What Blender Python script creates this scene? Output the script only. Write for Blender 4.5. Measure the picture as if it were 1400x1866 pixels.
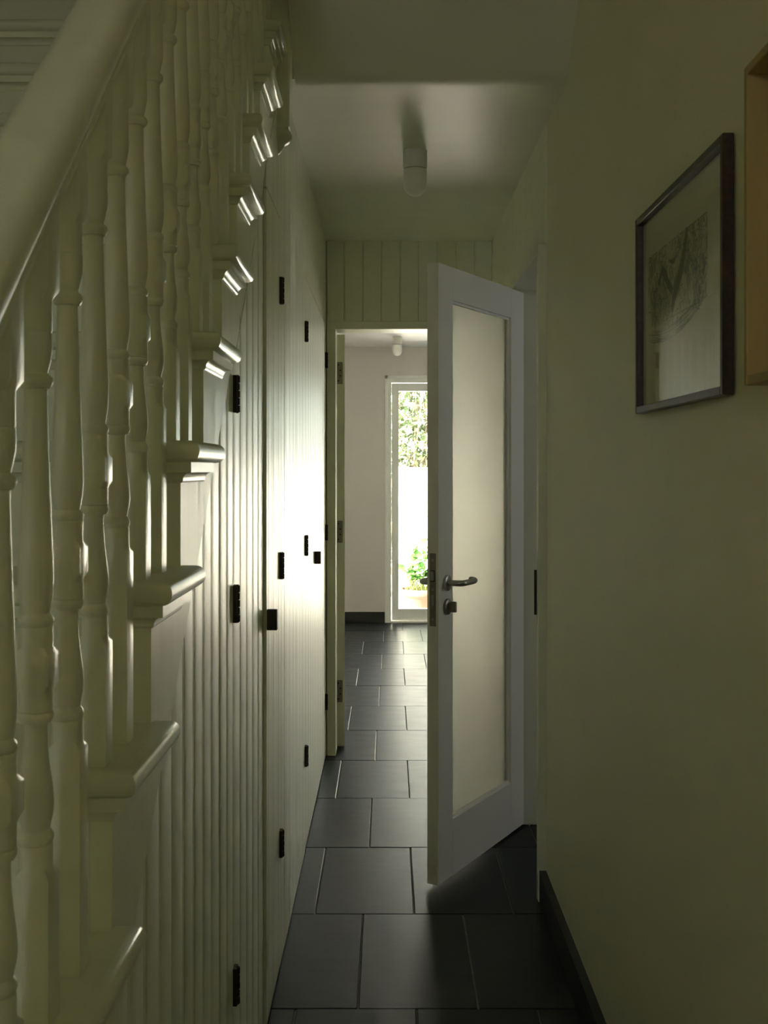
import bpy, bmesh, math, random
from mathutils import Vector, Matrix

for o in list(bpy.data.objects):
    bpy.data.objects.remove(o, do_unlink=True)
sc = bpy.context.scene
COL = sc.collection
PI = math.pi
rnd = random.Random(7)

# ------------------------------------------------------------------ camera
CAM_H = 1.32
cam_d = bpy.data.cameras.new('camera')
cam = bpy.data.objects.new('camera', cam_d)
COL.objects.link(cam)
cam.location = (0, 0, CAM_H)
cam.rotation_euler = (PI / 2, 0, 0)
cam_d.sensor_fit = 'HORIZONTAL'
cam_d.sensor_width = 36.0
cam_d.lens = 54.0                      # 2100 px over the 1400 px frame
cam_d.shift_x = -7 / 1400
cam_d.shift_y = -78 / 1400
cam_d.clip_start = 0.02
cam_d.dof.use_dof = True
cam_d.dof.focus_distance = 3.8
cam_d.dof.aperture_fstop = 26
sc.camera = cam

# ------------------------------------------------------------------ sky, sun, portals, exposure
w = bpy.data.worlds.new('overcast_sky')
sc.world = w
w.use_nodes = True
bg = w.node_tree.nodes['Background']
bg.inputs['Color'].default_value = (0.94, 0.98, 1.0, 1)
bg.inputs['Strength'].default_value = 3.6

sun_d = bpy.data.lights.new('sun_offscreen', 'SUN')
sun_d.energy = 30.0
sun_d.angle = math.radians(3)
sun_d.color = (1.0, 0.95, 0.86)
sun = bpy.data.objects.new('sun_offscreen', sun_d)
COL.objects.link(sun)
sun.rotation_euler = Vector((0.8, 0.32, -0.75)).to_track_quat('-Z', 'Y').to_euler()



def portal(name, center, size, direction):
    """a Cycles portal: no light of its own, only guides sky light through an opening"""
    d = bpy.data.lights.new(name, 'AREA')
    d.shape = 'RECTANGLE'
    d.size, d.size_y = size
    d.cycles.is_portal = True
    o = bpy.data.objects.new(name, d)
    COL.objects.link(o)
    o.location = center
    o.rotation_euler = Vector(direction).to_track_quat('-Z', 'Z').to_euler()
    return o


GX0, GX1, GZ1 = -0.005, 2.1, 2.10        # garden glazing opening
portal('garden_door_daylight', ((GX0 + GX1) / 2, 10.12, GZ1 / 2), (GX1 - GX0, GZ1), (0, -1, 0))
portal('window_entrance_offscreen', (-0.8, -3.12, 2.15), (0.5, 0.7), (0, 1, 0))
portal('window_side_room_offscreen', (3.12, 3.95, 1.55), (0.5, 0.5), (-1, 0, 0))

vs = sc.view_settings
vs.view_transform = 'Standard'
vs.look = 'None'
vs.gamma = 1.0
vs.use_curve_mapping = False
vs.exposure = 2.0
cy = sc.cycles
cy.use_denoising = True
cy.max_bounces = 12
cy.diffuse_bounces = 8
cy.use_adaptive_sampling = True
cy.adaptive_threshold = 0.02
cy.glossy_bounces = 6
cy.transmission_bounces = 8
cy.transparent_max_bounces = 12
cy.sample_clamp_indirect = 12

# ------------------------------------------------------------------ materials


def lin(c):
    return tuple(c) + (1,)


def mat(name, col, rough=0.5, metal=0.0, var=0.0, vscale=6.0, bump=0.0, bscale=60.0, stretch=(1, 1, 1),
        spec=0.5, col2=None, coat=0.0, per_object=0.0, rvar=0.0):
    m = bpy.data.materials.new(name)
    m.use_nodes = True
    nt = m.node_tree
    b = nt.nodes['Principled BSDF']
    b.inputs['Base Color'].default_value = lin(col)
    b.inputs['Roughness'].default_value = rough
    b.inputs['Metallic'].default_value = metal
    b.inputs['Specular IOR Level'].default_value = spec
    b.inputs['Coat Weight'].default_value = coat
    N = nt.nodes.new
    L = nt.links.new
    if var or bump or col2 or rvar:
        tc = N('ShaderNodeTexCoord')
        mp = N('ShaderNodeMapping')
        mp.inputs['Scale'].default_value = stretch
        L(tc.outputs['Object'], mp.inputs['Vector'])
    last = None
    if var or col2 or rvar:
        nz = N('ShaderNodeTexNoise')
        nz.inputs['Scale'].default_value = vscale
        nz.inputs['Detail'].default_value = 6
        nz.inputs['Roughness'].default_value = 0.6
        L(mp.outputs['Vector'], nz.inputs['Vector'])
    if var or col2:
        rp = N('ShaderNodeMapRange')
        rp.inputs['From Min'].default_value = 0.3
        rp.inputs['From Max'].default_value = 0.7
        L(nz.outputs['Fac'], rp.inputs['Value'])
        mx = N('ShaderNodeMix')
        mx.data_type = 'RGBA'
        c2 = col2 if col2 else tuple(max(0, x * (1 - var)) for x in col)
        mx.inputs[6].default_value = lin(col)
        mx.inputs[7].default_value = lin(c2)
        L(rp.outputs['Result'], mx.inputs[0])
        last = mx.outputs[2]
    if per_object:
        oi = N('ShaderNodeObjectInfo')
        r2 = N('ShaderNodeMapRange')
        r2.inputs['To Min'].default_value = 1 - per_object
        r2.inputs['To Max'].default_value = 1 + per_object
        L(oi.outputs['Random'], r2.inputs['Value'])
        hs = N('ShaderNodeHueSaturation')
        if last is not None:
            L(last, hs.inputs['Color'])
        else:
            hs.inputs['Color'].default_value = lin(col)
        L(r2.outputs['Result'], hs.inputs['Value'])
        last = hs.outputs['Color']
    if last is not None:
        L(last, b.inputs['Base Color'])
    if rvar:
        r3 = N('ShaderNodeMapRange')
        r3.inputs['From Min'].default_value = 0.3
        r3.inputs['From Max'].default_value = 0.7
        r3.inputs['To Min'].default_value = max(0.02, rough - rvar)
        r3.inputs['To Max'].default_value = rough + rvar
        L(nz.outputs['Fac'], r3.inputs['Value'])
        L(r3.outputs['Result'], b.inputs['Roughness'])
    if bump:
        nb = N('ShaderNodeTexNoise')
        nb.inputs['Scale'].default_value = bscale
        nb.inputs['Detail'].default_value = 4
        L(mp.outputs['Vector'], nb.inputs['Vector'])
        bp = N('ShaderNodeBump')
        bp.inputs['Strength'].default_value = bump
        bp.inputs['Distance'].default_value = 0.002
        L(nb.outputs['Fac'], bp.inputs['Height'])
        L(bp.outputs['Normal'], b.inputs['Normal'])
    return m


M = {}
M['wood_paint'] = mat('hall_wood_paint', (0.82, 0.83, 0.68), 0.41, var=0.05, vscale=5, bump=0.05, bscale=22,
                      stretch=(6, 6, 0.5), rvar=0.06)
M['stair_paint'] = mat('stair_paint', (0.77, 0.78, 0.63), 0.32, var=0.05, vscale=9, bump=0.10, bscale=60)
M['end_paint'] = mat('end_wall_paint', (0.82, 0.825, 0.66), 0.45, var=0.05, vscale=4, bump=0.1, bscale=30, stretch=(4, 4, .6))
M['plaster'] = mat('hall_plaster', (0.81, 0.785, 0.57), 0.5, var=0.06, vscale=2.2, bump=0.12, bscale=45)
M['ceiling'] = mat('ceiling_paint', (0.83, 0.835, 0.71), 0.42, var=0.04, vscale=2.5, bump=0.15, bscale=30, stretch=(1, 3, 1))
M['door_paint'] = mat('door_paint', (0.82, 0.80, 0.73), 0.38, var=0.03, vscale=4, bump=0.05, bscale=50)
M['trim_paint'] = mat('trim_paint', (0.81, 0.815, 0.66), 0.38, var=0.04, vscale=5, bump=0.05, bscale=40)
M['kitchen_wall'] = mat('kitchen_wall', (0.80, 0.78, 0.74), 0.7, var=0.03, vscale=2, bump=0.05, bscale=40)
M['kitchen_ceiling'] = mat('kitchen_ceiling', (0.86, 0.86, 0.85), 0.6)
M['frame_white'] = mat('frame_white', (0.92, 0.93, 0.90), 0.4)
M['slate'] = mat('slate', (0.014, 0.017, 0.019), 0.37, var=0.0, col2=(0.034, 0.040, 0.044), vscale=4.0, bump=0.22,
                 bscale=11, stretch=(1.0, 2.2, 1), per_object=0.25, rvar=0.06, spec=0.11)
M['grout'] = mat('grout', (0.20, 0.20, 0.19), 0.9, var=0.3, vscale=40)
M['skirting'] = mat('dark_skirting', (0.022, 0.022, 0.021), 0.45, var=0.2, vscale=10)
M['bronze'] = mat('dark_bronze', (0.055, 0.046, 0.030), 0.45, metal=0.6, var=0.3, vscale=60)
M['dark_wood'] = mat('dark_wood', (0.060, 0.046, 0.028), 0.5, var=0.3, vscale=30, stretch=(4, 4, .5))
M['steel'] = mat('satin_steel', (0.46, 0.45, 0.41), 0.30, metal=1.0)
M['steel_dull'] = mat('dull_steel', (0.33, 0.30, 0.24), 0.45, metal=0.9, var=0.15, vscale=80)
M['frame_wood'] = mat('frame_walnut', (0.060, 0.030, 0.016), 0.38, col2=(0.025, 0.012, 0.007), vscale=18,
                      stretch=(6, 1, 6), bump=0.2, bscale=60)
M['paper'] = mat('paper', (0.95, 0.93, 0.74), 0.8, var=0.04, vscale=12)
M['pencil'] = mat('pencil', (0.13, 0.125, 0.10), 0.8)
M['pencil_dark'] = mat('pencil_dark', (0.07, 0.065, 0.05), 0.8)
M['ply'] = mat('pale_ply', (0.50, 0.36, 0.14), 0.55, var=0.15, vscale=7, stretch=(5, 5, .6))
M['ceramic'] = mat('white_ceramic', (0.76, 0.75, 0.70), 0.25)
M['terracotta'] = mat('terracotta', (0.26, 0.085, 0.05), 0.8, var=0.2, vscale=8)
M['soil'] = mat('soil', (0.05, 0.035, 0.025), 0.95)
M['fence'] = mat('white_fence', (0.88, 0.83, 0.72), 0.7, var=0.06, vscale=6, stretch=(3, 3, .4))
M['paving'] = mat('paving', (0.50, 0.48, 0.44), 0.85, var=0.2, vscale=3)
M['bark'] = mat('bark', (0.30, 0.24, 0.16), 0.9, var=0.3, vscale=20)


def leaf_mat(name, col, per=0.3):
    m = bpy.data.materials.new(name)
    m.use_nodes = True
    nt = m.node_tree
    for n in list(nt.nodes):
        nt.nodes.remove(n)
    N = nt.nodes.new
    L = nt.links.new
    out = N('ShaderNodeOutputMaterial')
    d = N('ShaderNodeBsdfDiffuse')
    t = N('ShaderNodeBsdfTranslucent')
    mx = N('ShaderNodeMixShader')
    mx.inputs[0].default_value = 0.4
    tc = N('ShaderNodeNewGeometry')
    hs = N('ShaderNodeHueSaturation')
    hs.inputs['Color'].default_value = lin(col)
    r = N('ShaderNodeMapRange')
    r.inputs['To Min'].default_value = 1 - per
    r.inputs['To Max'].default_value = 1 + per
    L(tc.outputs['Random Per Island'], r.inputs['Value'])
    L(r.outputs['Result'], hs.inputs['Value'])
    L(hs.outputs['Color'], d.inputs['Color'])
    L(hs.outputs['Color'], t.inputs['Color'])
    L(d.outputs[0], mx.inputs[1])
    L(t.outputs[0], mx.inputs[2])
    L(mx.outputs[0], out.inputs['Surface'])
    return m


M['leaf'] = leaf_mat('fresh_leaf', (0.10, 0.22, 0.055))
M['leaf_pale'] = leaf_mat('pale_leaf', (0.19, 0.25, 0.12), 0.5)
M['blossom'] = leaf_mat('dry_blossom', (0.42, 0.38, 0.28), 0.5)
M['grass'] = leaf_mat('grass_blade', (0.20, 0.24, 0.08), 0.3)


def glass_mat(name, tint=(1, 1, 1), refl=1.0):
    """thin clear pane: see-through with a fresnel reflection"""
    m = bpy.data.materials.new(name)
    m.use_nodes = True
    nt = m.node_tree
    for n in list(nt.nodes):
        nt.nodes.remove(n)
    N = nt.nodes.new
    L = nt.links.new
    out = N('ShaderNodeOutputMaterial')
    t = N('ShaderNodeBsdfTransparent')
    t.inputs['Color'].default_value = lin(tint)
    g = N('ShaderNodeBsdfGlossy')
    g.inputs['Roughness'].default_value = 0.02
    f = N('ShaderNodeFresnel')
    f.inputs['IOR'].default_value = 1.5
    mu = N('ShaderNodeMath')
    mu.operation = 'MULTIPLY'
    mu.inputs[1].default_value = refl
    mx = N('ShaderNodeMixShader')
    L(f.outputs[0], mu.inputs[0])
    L(mu.outputs[0], mx.inputs[0])
    L(t.outputs[0], mx.inputs[1])
    L(g.outputs[0], mx.inputs[2])
    L(mx.outputs[0], out.inputs['Surface'])
    return m


M['glass'] = glass_mat('clear_glass', (0.97, 0.98, 0.97))
M['picture_glass'] = glass_mat('picture_glass', (0.99, 0.99, 0.98), 0.45)


def frosted():
    m = bpy.data.materials.new('frosted_glass')
    m.use_nodes = True
    nt = m.node_tree
    for n in list(nt.nodes):
        nt.nodes.remove(n)
    N = nt.nodes.new
    L = nt.links.new
    out = N('ShaderNodeOutputMaterial')
    t = N('ShaderNodeBsdfTranslucent')
    t.inputs['Color'].default_value = lin((0.92, 0.90, 0.82))
    d = N('ShaderNodeBsdfDiffuse')
    d.inputs['Color'].default_value = lin((0.75, 0.75, 0.68))
    p = N('ShaderNodeBsdfPrincipled')
    p.inputs['Base Color'].default_value = lin((0.97, 0.95, 0.88))
    p.inputs['Transmission Weight'].default_value = 1.0
    p.inputs['Roughness'].default_value = 0.42
    p.inputs['IOR'].default_value = 1.45
    m1 = N('ShaderNodeMixShader')
    m1.inputs[0].default_value = 0.16
    m2 = N('ShaderNodeMixShader')
    m2.inputs[0].default_value = 0.65
    L(t.outputs[0], m1.inputs[1])
    L(d.outputs[0], m1.inputs[2])
    L(m1.outputs[0], m2.inputs[1])
    L(p.outputs[0], m2.inputs[2])
    L(m2.outputs[0], out.inputs['Surface'])
    return m


M['frosted'] = frosted()


def opal():
    m = bpy.data.materials.new('opal_glass')
    m.use_nodes = True
    nt = m.node_tree
    N = nt.nodes.new
    L = nt.links.new
    out = nt.nodes['Material Output']
    b = nt.nodes['Principled BSDF']
    b.inputs['Base Color'].default_value = lin((0.86, 0.86, 0.82))
    b.inputs['Roughness'].default_value = 0.28
    t = N('ShaderNodeBsdfTranslucent')
    t.inputs['Color'].default_value = lin((0.95, 0.95, 0.92))
    mx = N('ShaderNodeMixShader')
    mx.inputs[0].default_value = 0.6
    L(b.outputs[0], mx.inputs[1])
    L(t.outputs[0], mx.inputs[2])
    L(mx.outputs[0], out.inputs['Surface'])
    return m


M['opal'] = opal()

# ------------------------------------------------------------------ mesh helpers


class MB:
    def __init__(self):
        self.v = []
        self.f = []

    def add(self, vs, fs):
        o = len(self.v)
        self.v += [tuple(p) for p in vs]
        self.f += [tuple(i + o for i in f) for f in fs]
        return self

    def box(self, x0, x1, y0, y1, z0, z1):
        vs = [(x0, y0, z0), (x1, y0, z0), (x1, y1, z0), (x0, y1, z0),
              (x0, y0, z1), (x1, y0, z1), (x1, y1, z1), (x0, y1, z1)]
        return self.add(vs, [(0, 3, 2, 1), (4, 5, 6, 7), (0, 1, 5, 4), (1, 2, 6, 5), (2, 3, 7, 6), (3, 0, 4, 7)])

    def bevbox(self, x0, x1, y0, y1, z0, z1, b=0.002):
        """a box with every edge chamfered"""
        xs, ys, zs = (x0, x1), (y0, y1), (z0, z1)
        bm = bmesh.new()
        t = MB().box(x0, x1, y0, y1, z0, z1)
        for p in t.v:
            bm.verts.new(p)
        bm.verts.ensure_lookup_table()
        for f in t.f:
            bm.faces.new([bm.verts[i] for i in f])
        bmesh.ops.bevel(bm, geom=bm.edges[:], offset=b, segments=1, affect='EDGES')
        bm.verts.index_update()
        self.add([v.co[:] for v in bm.verts], [[v.index for v in f.verts] for f in bm.faces])
        bm.free()
        return self

    def lathe(self, prof, seg=24, center=(0, 0, 0), axis='z'):
        """prof: (r, h); closed at both ends"""
        vs = []
        for r, h in prof:
            for k in range(seg):
                a = 2 * PI * k / seg
                if axis == 'z':
                    p = (r * math.cos(a), r * math.sin(a), h)
                elif axis == 'y':
                    p = (r * math.sin(a), h, r * math.cos(a))
                else:
                    p = (h, r * math.cos(a), r * math.sin(a))
                vs.append((p[0] + center[0], p[1] + center[1], p[2] + center[2]))
        fs = []
        for i in range(len(prof) - 1):
            for k in range(seg):
                a, b = i * seg + k, i * seg + (k + 1) % seg
                fs.append((a, b, b + seg, a + seg))
        fs.append(tuple(reversed(range(seg))))
        fs.append(tuple(range((len(prof) - 1) * seg, len(prof) * seg)))
        return self.add(vs, fs)

    def prism_yz(self, poly, x0, x1):
        """polygon of (y, z) extruded along x"""
        n = len(poly)
        vs = [(x0, y, z) for y, z in poly] + [(x1, y, z) for y, z in poly]
        fs = [tuple(range(n)), tuple(reversed(range(n, 2 * n)))]
        for i in range(n):
            j = (i + 1) % n
            fs.append((i, i + n, j + n, j))
        return self.add(vs, fs)

    def sweep(self, path, prof):
        """closed profile (o outward to the right of travel, z) along a mitred xy path of (x, y, z)"""
        P = [Vector((p[0], p[1])) for p in path]
        n = len(P)
        dirs = [(P[i + 1] - P[i]).normalized() for i in range(n - 1)]
        nor = [Vector((d.y, -d.x)) for d in dirs]
        vs = []
        for i in range(n):
            if i == 0:
                m = nor[0]
            elif i == n - 1:
                m = nor[-1]
            else:
                m = (nor[i - 1] + nor[i]) / (1 + nor[i - 1].dot(nor[i]))
            for o, z in prof:
                q = P[i] + m * o
                vs.append((q.x, q.y, path[i][2] + z))
        k = len(prof)
        fs = []
        for i in range(n - 1):
            for j in range(k):
                a, b = i * k + j, i * k + (j + 1) % k
                fs.append((a, b, b + k, a + k))
        fs.append(tuple(range(k)))
        fs.append(tuple(reversed(range((n - 1) * k, n * k))))
        return self.add(vs, fs)

    def tube(self, pts, r, seg=10):
        P = [Vector(p) for p in pts]
        rs = r if isinstance(r, (list, tuple)) else [r] * len(P)
        vs = []
        up = Vector((0, 0, 1))
        for i, p in enumerate(P):
            d = (P[min(i + 1, len(P) - 1)] - P[max(i - 1, 0)]).normalized()
            u = d.cross(up if abs(d.z) < 0.95 else Vector((1, 0, 0))).normalized()
            v = u.cross(d).normalized()
            for k in range(seg):
                a = 2 * PI * k / seg
                vs.append(p + (u * math.cos(a) + v * math.sin(a)) * rs[i])
        fs = []
        for i in range(len(P) - 1):
            for k in range(seg):
                a, b = i * seg + k, i * seg + (k + 1) % seg
                fs.append((a, b, b + seg, a + seg))
        fs.append(tuple(reversed(range(seg))))
        fs.append(tuple(range((len(P) - 1) * seg, len(P) * seg)))
        return self.add(vs, fs)

    def mesh(self, name, m, smooth=35):
        me = bpy.data.meshes.new(name)
        me.from_pydata(self.v, [], self.f)
        bm = bmesh.new()
        bm.from_mesh(me)
        bmesh.ops.recalc_face_normals(bm, faces=bm.faces[:])
        bm.to_mesh(me)
        bm.free()
        me.materials.append(m)
        if smooth:
            me.shade_smooth()
            me.set_sharp_from_angle(angle=math.radians(smooth))
        return me

    def build(self, name, m, parent=None, smooth=35, loc=None):
        o = bpy.data.objects.new(name, self.mesh(name, m, smooth))
        COL.objects.link(o)
        if parent:
            o.parent = parent
        if loc:
            o.location = loc
        return o


def link_mesh(name, me, parent=None, loc=(0, 0, 0), rot=None):
    o = bpy.data.objects.new(name, me)
    COL.objects.link(o)
    o.parent = parent
    o.location = loc
    if rot:
        o.rotation_euler = rot
    return o


def empty(name, loc=(0, 0, 0), rz=0):
    o = bpy.data.objects.new(name, None)
    o.empty_display_size = 0.1
    COL.objects.link(o)
    o.location = loc
    o.rotation_euler = (0, 0, rz)
    return o


def tag(o, label=None, cat=None, group=None, kind=None):
    if label:
        o['label'] = label
    if cat:
        o['category'] = cat
    if group:
        o['group'] = group
    if kind:
        o['kind'] = kind
    return o


# ------------------------------------------------------------------ dimensions (metres, camera at the origin of x and y)
XL = -0.285        # face of the hall panelling
XS = -0.292        # face of the spandrel panelling under the stair
XSTR = -0.288      # face of the stair string
XR = 0.482         # plaster face of the right wall
YE = 5.30          # face of the boarded end wall
YE2 = 5.45
CZ = 2.37          # hall ceiling
YF = 9.90          # garden wall of the kitchen
G, R = 0.1991, 0.1742   # going and rise of the stair


def Yn(n):
    return 1.3733 + G * n


def Zm(n):
    return 1.1704 + R * n


SLOPE = R / G


def string_bottom(y):
    return -0.344 + SLOPE * y


# ------------------------------------------------------------------ structure: floor with slate tiles
fl = MB()
fl.box(-1.3, 3.1, -3.1, 10.0, -0.12, -0.004)
floor = fl.build('floor', M['grout'])
tag(floor, 'dark slate tiled floor running down the hall into the kitchen', 'floor', kind='structure')
TW, TD = 0.2955, 0.601
tile_cache = {}


def tile_mesh(w, d):
    key = (round(w, 3), round(d, 3))
    if key not in tile_cache:
        b = 0.0016
        m = MB()
        x1, y1 = key
        vs = [(0, 0, -0.008), (x1, 0, -0.008), (x1, y1, -0.008), (0, y1, -0.008),
              (0, 0, -b), (x1, 0, -b), (x1, y1, -b), (0, y1, -b),
              (b, b, 0), (x1 - b, b, 0), (x1 - b, y1 - b, 0), (b, y1 - b, 0)]
        fs = [(8, 9, 10, 11)]
        for i in range(4):
            j = (i + 1) % 4
            fs += [(i, j, j + 4, i + 4), (i + 4, j + 4, j + 8, i + 8)]
        m.add(vs, fs)
        tile_cache[key] = m.mesh('tile', M['slate'], 0)
    return tile_cache[key]


GAP = 0.0045
for k in range(-2, 12):
    y0 = 2.82 + TD * k
    y1 = min(y0 + TD, YF - 0.002)
    yc = (y0 + y1) / 2
    base = -0.0735 + 0.0043 * k - (TW / 2 if k % 2 else 0)
    if yc < 3.3:
        xa, xb = XL - 0.004, XR
    elif yc < YE:
        xa, xb = XL - 0.004, 1.25
    else:
        xa, xb = -0.70, 2.6
    i0 = math.floor((xa - base) / TW)
    i1 = math.ceil((xb - base) / TW)
    for i in range(i0, i1):
        a = max(xa, base + i * TW)
        b = min(xb, base + (i + 1) * TW)
        if b - a < 0.02:
            continue
        link_mesh('tile', tile_mesh(b - a - GAP, y1 - y0 - 0.0035), floor,
                  (a + GAP / 2, y0 + 0.00175, rnd.uniform(-0.0006, 0.0006)))

# ------------------------------------------------------------------ structure: walls and ceiling
m = MB()
m.prism_yz([(0.42, 0), (YE2, 0), (YE2, 2.40), (3.09, 2.40), (3.04, string_bottom(3.04)), (0.42, string_bottom(0.42))], -0.37, -0.3075)
wall_left = m.build('wall_left', M['wood_paint'], smooth=0)
tag(wall_left, 'boarded hall wall under and beyond the staircase', 'wall', kind='structure')
panelling = empty('trim_3', (XL, 3.0, 0))
tag(panelling, 'fixed white vertical boarding between and above the cupboard doors', 'panelling', kind='structure')

m = MB()                                    # outer wall of the stairwell
m.box(-1.25, -1.14, -3.1, 6.1, -0.1, 4.9)
o = m.build('wall_stair', M['plaster'], smooth=0)
tag(o, 'plastered outer wall of the stairwell', 'wall', kind='structure')

m = MB()                                    # bulkhead and ceilings over the near hall and stairwell
zt = CZ + 0.74 * 1.9
bend = []
for q in range(9):                          # softly rounded plaster bend between soffit and ceiling
    tq = q / 8
    bend.append((3.16 * (1 - tq) ** 2 + 2 * 3.10 * tq * (1 - tq) + 3.045 * tq ** 2,
                 CZ * (1 - tq) ** 2 + 2 * CZ * tq * (1 - tq) + (CZ + 0.74 * 0.055) * tq ** 2))
m.prism_yz([(YE2, CZ)] + bend + [(1.20, zt), (-3.1, zt), (-3.1, zt + 0.12), (1.16, zt + 0.12), (3.06, CZ + 0.18), (3.10, 2.565), (YE2, 2.565)], -0.252, XR + 0.12)
m.box(-1.14, -0.252, 3.10, YE2, CZ, 2.565)
o = m.build('ceiling', M['ceiling'], smooth=20)
tag(o, 'white painted hall ceiling with a sloping soffit', 'ceiling', kind='structure')
m = MB()
m.prism_yz([(3.10, 2.565), (3.06, CZ + 0.18), (1.16, zt + 0.12), (-3.1, zt + 0.12), (-3.1, 4.9), (6.1, 4.9), (6.1, 2.565)], -0.272, -0.252)
m.box(-1.25, -0.25, -3.1, 6.1, 4.8, 4.9)
m.box(-1.25, -0.25, 6.0, 6.1, 2.565, 4.8)
m.box(-1.14, -0.252, YE2, 6.1, 2.5, 2.565)
o = m.build('wall_stairwell', M['plaster'], smooth=0)
tag(o, 'upper stairwell bulkhead wall', 'wall', kind='structure')

m = MB()                                    # entrance wall behind the viewer with a glazed light
m.box(-1.25, -1.05, -3.1, -3.0, -0.1, 4.9).box(-0.55, 0.62, -3.1, -3.0, -0.1, 4.9)
m.box(-1.05, -0.55, -3.1, -3.0, -0.1, 1.8).box(-1.05, -0.55, -3.1, -3.0, 2.5, 4.9)
o = m.build('wall_front', M['plaster'], smooth=0)
tag(o, 'entrance wall of the hall with a small glazed light', 'wall', kind='structure')

DY0, DY1, DZ = 3.54, 4.275, 1.985           # doorway in the right wall
m = MB()
m.box(XR, XR + 0.12, -3.1, 3.49, -0.1, 3.8)
m.box(XR + 0.01, XR + 0.12, 3.49, DY0 - 0.004, -0.1, 2.4)
m.box(XR + 0.01, XR + 0.12, DY0 - 0.004, DY1 + 0.004, DZ + 0.006, 2.4)
m.box(XR + 0.01, XR + 0.12, DY1 + 0.004, YE2, -0.1, 2.4)
wall_right = m.build('wall_right', M['plaster'], smooth=0)
tag(wall_right, 'greenish cream plaster wall along the hall', 'wall', kind='structure')

m = MB()                                    # side room beyond the open door
m.box(3.0, 3.1, 1.4, 3.7, -0.1, 2.6).box(3.0, 3.1, 4.2, YE2, -0.1, 2.6)
m.box(3.0, 3.1, 3.7, 4.2, -0.1, 1.3).box(3.0, 3.1, 3.7, 4.2, 1.8, 2.6)
m.box(XR + 0.12, 3.1, 1.4, 1.5, -0.1, 2.6)
m.box(XR + 0.12, 3.1, 1.4, YE2, 2.5, 2.6)
o = m.build('wall_side_room', M['kitchen_wall'], smooth=0)
tag(o, 'pale walls of the side room beyond the open door', 'wall', kind='structure')

FX0, FX1, FZ = -0.240, 0.435, 1.964         # doorway at the end of the hall
m = MB()
m.box(-0.302, XR + 0.12, YE + 0.014, YE2, 2.0, CZ)
m.box(-0.90, -0.2835, YE + 0.012, YE2, -0.1, CZ)
m.box(FX1 + 0.038, 3.1, YE + 0.012, YE2, -0.1, 2.6)
wall_end = m.build('wall_end', M['end_paint'], smooth=0)
tag(wall_end, 'boarded end wall above the kitchen doorway', 'wall', kind='structure')

m = MB()
m.box(-0.90, -0.78, YE2, YF + 0.2, -0.1, 2.6)
o = m.build('wall_kitchen_left', M['kitchen_wall'], smooth=0)
tag(o, 'pale side wall of the kitchen', 'wall', kind='structure')
m = MB()
m.box(3.0, 3.1, YE2, YF + 0.2, -0.1, 2.6)
o = m.build('wall_kitchen_right', M['kitchen_wall'], smooth=0)
tag(o, 'plain pale kitchen wall opposite the open kitchen door', 'wall', kind='structure')
m = MB()
m.box(-0.90, GX0, YF, YF + 0.2, -0.1, CZ).box(GX1, 3.1, YF, YF + 0.2, -0.1, CZ).box(GX0, GX1, YF, YF + 0.2, GZ1, CZ)
o = m.build('wall_far', M['kitchen_wall'], smooth=0)
tag(o, 'pale grey kitchen wall beside the glazed garden door', 'wall', kind='structure')
m = MB()
m.box(-0.90, 3.1, YE2, YF + 0.2, CZ, 2.62)
o = m.build('ceiling_kitchen', M['kitchen_ceiling'], smooth=0)
tag(o, 'bright white kitchen ceiling', 'ceiling', kind='structure')

m = MB()
m.box(XR - 0.021, XR, -3.0, 3.512, 0, 0.098)
o = m.build('baseboard_right', M['skirting'], smooth=0)
tag(o, 'dark slate skirting along the plaster wall', 'skirting', kind='structure')
m = MB()
m.bevbox(-0.78, GX0 - 0.022, YF - 0.02, YF, 0, 0.095, 0.002)
o = m.build('baseboard_far', M['skirting'], smooth=0)
tag(o, 'dark skirting on the kitchen wall beside the garden door', 'skirting', kind='structure')

# ------------------------------------------------------------------ boards
SO_ = Vector((-0.71, 1.6, 0))


def off(mb, v=SO_):
    mb.v = [(p[0] - v[0], p[1] - v[1], p[2] - v[2]) for p in mb.v]
    return mb


VJ = 0.0045


def prof_plain(w, v=VJ, d=0.006):
    return [(0, -d), (v, 0), (w - v, 0), (w, -d)]


def prof_bead(w):
    return [(0, -0.006), (0.003, -0.0005), (0.010, 0), (0.040, 0), (0.0425, -0.0035), (0.045, 0),
            (w - 0.003, 0), (w, -0.006)]


def prof_round(w):
    return [(0, -0.006), (0.0016, -0.0004), (0.004, 0), (w - 0.016, 0), (w - 0.013, -0.0012), (w - 0.010, 0), (w - 0.004, 0), (w - 0.0016, -0.0004), (w, -0.006)]


def add_board(mb, face, axis, sgn, u0, w, zb, zt, prof, th=0.013):
    """vertical board on a plane. axis 'y': runs along y with its normal sgn*x; 'x': runs along x, normal sgn*y.
    zb, zt: functions of the running coordinate"""
    vs = []
    pts = prof + [(w, -th), (0, -th)]
    for top in (0, 1):
        for u, d in pts:
            uu = u0 + u
            z = zt(uu) if top else zb(uu)
            vs.append((face + sgn * d, uu, z) if axis == 'y' else (uu, face + sgn * d, z))
    n = len(pts)
    fs = [tuple(range(n)), tuple(reversed(range(n, 2 * n)))]
    for i in range(n):
        j = (i + 1) % n
        fs.append((i, i + n, j + n, j))
    mb.add(vs, fs)


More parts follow.
